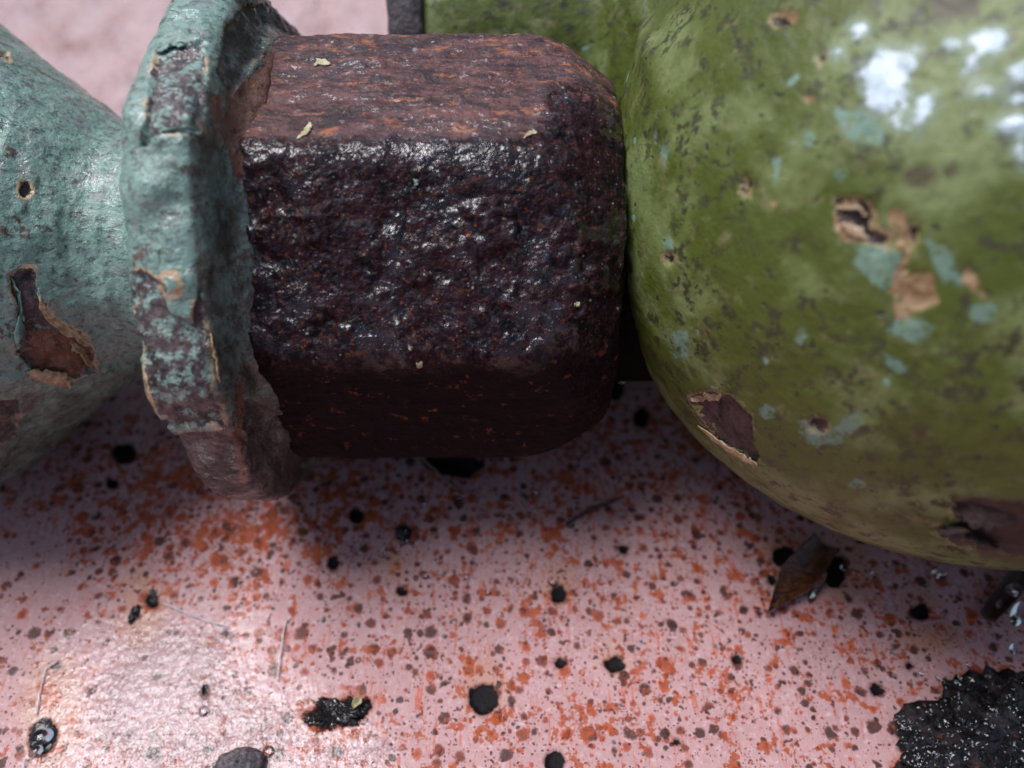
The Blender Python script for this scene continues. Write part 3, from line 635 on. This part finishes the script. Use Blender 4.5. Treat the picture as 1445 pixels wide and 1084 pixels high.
# ------------------------------------------------------------------ loose things on the plate
def lumpy(name, loc, dims, mat, rot=0, seed=0, amp=.25, scale=2.0, res=(28, 40), flat=.0):
    nu, nv = res; u = np.linspace(.02, math.pi-.02, nu); v = np.linspace(0, 2*math.pi, nv, endpoint=False)
    U, Vv = np.meshgrid(u, v, indexing='ij'); P = np.stack([np.sin(U)*np.cos(Vv), np.sin(U)*np.sin(Vv), np.cos(U)], -1).reshape(-1, 3)
    P = P*(1 + amp*fbm(P, scale, 4, .55, seed=seed*3.1+1))[:, None]; P *= np.array(dims)
    F = grid_faces(nu, nv, True).tolist() + [list(range(nv)), list(range((nu-1)*nv, nu*nv))[::-1]]
    P[:, 2] = np.maximum(P[:, 2], -dims[2]*.55)
    o = mesh_from(name, P, F, mat); o.location = (loc[0], loc[1], loc[2] + dims[2]*.45); o.rotation_euler = (0, 0, rot); return o
def tube(name, pts, rads, mat, n=10, flat=1.0):
    pts = [Vector(p) for p in pts]; V, F = [], []
    for i, p in enumerate(pts):
        d = (pts[min(i+1, len(pts)-1)] - pts[max(i-1, 0)]).normalized(); a = d.cross(Vector((0, 0, 1))).normalized(); b = a.cross(d)
        for k in range(n):
            t = 2*math.pi*k/n; V.append(tuple(p + a*(math.cos(t)*rads[i]) + b*(math.sin(t)*rads[i]*flat)))
    F = grid_faces(len(pts), n, True).tolist() + [list(range(n)), list(range((len(pts)-1)*n, len(pts)*n))[::-1]]
    o = mesh_from(name, np.array(V), F, mat)
    c = sum(pts, Vector())/len(pts); c.z = 0
    o.data.transform(Matrix.Translation(-c)); o.location = c; return o
def path(pxs, z, m=8, wob=.02, seed=0):
    P = [on_plate(*q) for q in pxs]; out = []; r = random.Random(seed)
    for i in range(len(P)-1):
        for k in range(m): out.append(P[i] + (P[i+1]-P[i])*k/m)
    out.append(P[-1]); zz = z if isinstance(z, (list, tuple)) else [z]*2
    res = []
    for i, p in enumerate(out):
        t = i/(len(out)-1); res.append((p[0] + r.uniform(-wob, wob)*.3, p[1] + r.uniform(-wob, wob)*.3, zz[0] + (zz[1]-zz[0])*t))
    return res
PXU = .0090       # size of one photo pixel on the plate

# leaf-like husk between two black pits
def leafshape(name, tip, base, width, mat, lift=.08, bend=.06, nseg=26, nw=14, thick=.02, prof=None, seed=0):
    A, B = Vector(on_plate(*tip)), Vector(on_plate(*base)); d = (B-A); L = d.length; d.normalize(); s = Vector((-d.y, d.x, 0))
    V = []
    for lay in (0, 1):
        for i in range(nseg+1):
            t = i/nseg; w_ = width*(prof(t) if prof else math.sin(math.pi*min(1, t*.9+.02))**.8)
            for j in range(nw+1):
                q = j/nw*2-1
                jag = 1 + .03*math.sin(i*1.3+seed) + .02*math.sin(i*3.1)
                z = lift + bend*abs(q)**2*2 - .04*(1-abs(q)) + .02*math.sin(t*9+q*2+seed) - lay*thick
                p = A + d*(t*L) + s*(q*w_*jag); V.append((p.x, p.y, z))
    n1 = (nseg+1)*(nw+1); F = grid_faces(nseg+1, nw+1); F2 = F[:, ::-1] + n1; fs = F.tolist() + F2.tolist()
    for i in range(nseg):
        for j in (0, nw):
            a, b = i*(nw+1)+j, (i+1)*(nw+1)+j; fs.append([a, b, b+n1, a+n1])
    for j in range(nw):
        for i in (0, nseg): a, b = i*(nw+1)+j, i*(nw+1)+j+1; fs.append([a, b, b+n1, a+n1])
    o = mesh_from(name, np.array(V), fs, mat); c = (A+B)/2; c.z = 0
    o.data.transform(Matrix.Translation(-c)); o.location = c
    bm = bmesh.new(); bm.from_mesh(o.data); bmesh.ops.recalc_face_normals(bm, faces=bm.faces); bm.to_mesh(o.data); bm.free(); return o
o = leafshape('seed_husk', (1078, 872), (1162, 772), .23, M['husk'], lift=.10, bend=.05, prof=lambda t: (t*2.2 if t < .45 else 1 - .35*(t-.45)))
tag(o, 'brown pointed husk lying wet between two round black pits beside the green bulb', 'husk')
o = leafshape('bark_scrap', (1385, 878), (1452, 795), .13, M['bark'], lift=.13, bend=.03, prof=lambda t: .75 + .25*math.sin(3*t), seed=2)
tag(o, 'dark red strip of bark at the right edge under the green bulb', 'bark')
o = tube('twig', path([(586, 645), (612, 668), (650, 700)], [.16, .07]), [.025]*17, M['twig'], 8)
tag(o, 'thin straight grey twig poking out from under the nut', 'twig')
o = leafshape('shadow_sheet', (600, 650), (668, 665), .22, M['shadow_black'], lift=.05, bend=.02, prof=lambda t: .5 + .5*math.sin(2.2*t+.3), seed=4)  # black sheet laid where a shadow patch falls
tag(o, 'flat black sheet for the shadow patch half under the nut beside the straight twig', 'shadow patch')
o = tube('twig', path([(800, 742), (830, 722), (875, 706)], .05, seed=3), [.03, .035, .03, .03]*4 + [.02], M['bark'], 8)
tag(o, 'dark crooked twig lying on the rust spots between nut and bulb', 'twig')
# fibres
for k, (pts, lab) in enumerate([([(52, 1010), (58, 975), (66, 945), (82, 935)], 'pale bent fibre lying above the wet pit in the bottom left corner'),
                                ([(392, 962), (396, 925), (403, 880), (410, 872)], 'upright white hair thin fibre on pink paint beneath the collar'),
                                ([(232, 852), (262, 866), (300, 880), (325, 886)], 'thin white fibre lying crosswise above the pale painted glare')]):
    n = 8*(len(pts)-1)+1; o = tube('fibre', path(pts, .03, seed=k), [.008]*n, M['fibre'], 6); tag(o, lab, 'fibre', 'fibres on the plate')
# wet black clump bottom right, crumbs in it
p = on_plate(1420, 1060)
o = lumpy('crust_lump', (p[0], p[1], 0), (1.2, .8, .16), M['black'], .3, 1, .55, 2.6, (70, 120)); tag(o, 'large glistening black crust lump in the bottom right corner', 'crust')
p = on_plate(478, 1005)
o = lumpy('debris_clump', (p[0], p[1], 0), (.26, .10, .05), M['black'], -.35, 3, 1.0, 2.5, (40, 60)); tag(o, 'small glinting black debris clump on pink plate near the bottom edge', 'debris')
for k, (x, y, a, b_, lab) in enumerate([(446, 1018, .13, .06, 'black debris crumb just left of the glinting debris clump'), (512, 1000, .10, .07, 'black debris crumb at the right end of the glinting debris clump'), (568, 752, .10, .08, 'black wet crumb under the middle of the nut'), (190, 868, .05, .12, 'slender dark crumb left of the crosswise white fibre')]):
    p = on_plate(x, y); o = lumpy('debris_crumb', (p[0], p[1], 0), (a, b_, .05), M['black'], k, 20+k, .8, 2.2, (20, 30)); tag(o, lab, 'debris', 'black debris crumbs')
p = on_plate(340, 1080)
o = lumpy('pebble', (p[0], p[1], 0), (.28, .17, .12), M['stone'], .1, 5, .25); tag(o, 'dark grey rounded pebble cut off by the bottom edge', 'pebble')
p = on_plate(507, 995)
o = leafshape('yellow_scrap', (500, 1004), (512, 990), .05, M['crumb'], lift=.15, bend=.01); tag(o, 'tiny yellowish scrap on the black debris clump', 'scrap')

# water droplets
def droplet_mesh():
    nu, nv = 14, 24; V = []
    for i in range(nu):
        t = i/(nu-1)*math.pi*.5
        for j in range(nv):
            a = 2*math.pi*j/nv; V.append((math.cos(t)*math.cos(a) if i < nu-1 else .001*math.cos(a), math.cos(t)*math.sin(a) if i < nu-1 else .001*math.sin(a), math.sin(t)*.62))
    F = grid_faces(nu, nv, True).tolist() + [list(range(nv))[::-1], list(range((nu-1)*nv, nu*nv))]
    return np.array(V), F
dV, dF = droplet_mesh(); dproto = None
DROPS = [(1326, 808, 12, .7, 'bright droplet just below the lower edge of the bulb'), (650, 702, 6, 1, 'droplet at the tip of the straight twig'), (1152, 826, 27, .34, 'long shining droplet along the lower side of the brown husk'),
         (1192, 802, 6, 1, 'tiny droplet on the round black pit right of the husk'), (1103, 708, 9, .7, 'bluish droplet touching the left underside of the bulb'), (805, 740, 7, 1, 'pale droplet at the lower end of the crooked twig'),
         (780, 820, 8, 1, 'pale droplet above the black pit below the nut'), (754, 692, 6, 1, 'pale droplet on rust right of the straight twig'), (569, 765, 7, .8, 'droplet on a black pit left of centre'),
         (598, 708, 5, 1, 'tiny droplet left of the twig tip'), (1235, 810, 5, 1, 'tiny droplet between husk and bright droplet'), (1425, 838, 13, .8, 'large droplet on the bark strip'), (1430, 872, 22, .4, 'curved long droplet below the bark strip'),
         (1408, 972, 12, .8, 'white droplet on the upper rim of the black crust'), (1428, 980, 10, 1, 'droplet beside the white one on the crust'), (1300, 950, 4, 1, 'tiny droplet on a rust spot left of the black crust'),
         (1325, 957, 4, 1, 'tiny droplet nearest the left end of the black crust'), (1425, 920, 9, .6, 'droplet between bark strip and black crust'), (58, 1040, 15, .7, 'droplet filling the pit in the bottom left corner'), (50, 1060, 9, .8, 'small droplet on lower rim of the bottom left pit'),
         (470, 1022, 9, .6, 'droplet below the debris clump'), (287, 1003, 7, 1, 'droplet on the pale painted glare'), (378, 1060, 7, 1, 'droplet right of the dark pebble'), (688, 835, 6, 1, 'pale droplet on clean pink paint below centre'),
         (600, 812, 6, 1, 'droplet on dark grime left of centre'), (540, 783, 5, 1, 'tiny droplet below the dark specks under the nut'), (1368, 938, 4, 1, 'tiny droplet above the black crust'), (1403, 858, 8, .5, 'droplet at the foot of the bark strip'), (877, 537, 7, .7, 'droplet in the dark gap below the nut end')]
for i, (x, y, r, asp, lab) in enumerate(DROPS):
    if dproto is None:
        o = dproto = mesh_from('water_droplet', dV, dF, M['water'])
    else:
        o = dproto.copy(); COL.objects.link(o)
    p = on_plate(x, y, .02); z = .012
    if 1385 < x and y > 900: z = .12
    if x > 1400 and y < 890: z = .14
    if (x, y) == (1152, 826): z = .05
    o.location = (p[0], p[1], z); q = r*PXU; o.scale = (q, q*asp, q*.8); o.rotation_euler = (0, 0, (.9 if asp < .65 else random.uniform(0, 1)))
    tag(o, lab, 'droplet', 'water droplets on the plate')

lump = bpy.data.objects['crust_lump']; bpy.context.view_layer.update()
lt = BVHTree.FromPolygons([lump.matrix_world @ v.co for v in lump.data.vertices], [tuple(p.vertices) for p in lump.data.polygons])
rd = random.Random(4)
for k in range(60):  # beads added over the lump to give it glints
    x, y = rd.uniform(1290, 1440), rd.uniform(960, 1080); h, nn = lt.ray_cast(Vector(CAM), Vector(ray(x, y)))[:2]
    if h is None: continue
    o = dproto.copy(); COL.objects.link(o); q = rd.choice([.015, .02, .025, .04]); o.location = h; o.scale = (q, q*rd.uniform(.6, 1), q)
    o.rotation_euler = (0, 0, rd.uniform(0, 3)); tag(o, 'tiny water bead added for glints on the large black crust lump', 'droplet', 'added glint beads on the black crust')
# grit grains: one shape, many copies (individually placed, too alike to tell apart)
g0 = None
spots_px = [(118, 703), (66, 790), (126, 718), (452, 92), (800, 905), (520, 700)]
GR = []
for k in range(70):
    if k % 3 == 0: x, y = random.uniform(430, 640), random.uniform(740, 900)
    elif k % 3 == 1: x, y = random.uniform(1230, 1440), random.uniform(890, 1080)
    else: x, y = random.uniform(20, 1300), random.uniform(720, 1080)
    GR.append((x, y, random.uniform(.012, .030)))
for x, y, r in GR:
    if g0 is None: o = g0 = lumpy('grit_grain', (0, 0, 0), (1, .8, .7), M['grit'], 0, 11, .35, 1.6, (10, 14))
    else: o = g0.copy(); COL.objects.link(o)
    p = on_plate(x, y); o.location = (p[0], p[1], r*.3 + .01); o.scale = (r, r, r); o.rotation_euler = (0, 0, random.uniform(0, 6))
    tag(o, 'tiny grey grit grain scattered on the spotted pink plate', 'grit', 'grit grains on the plate')
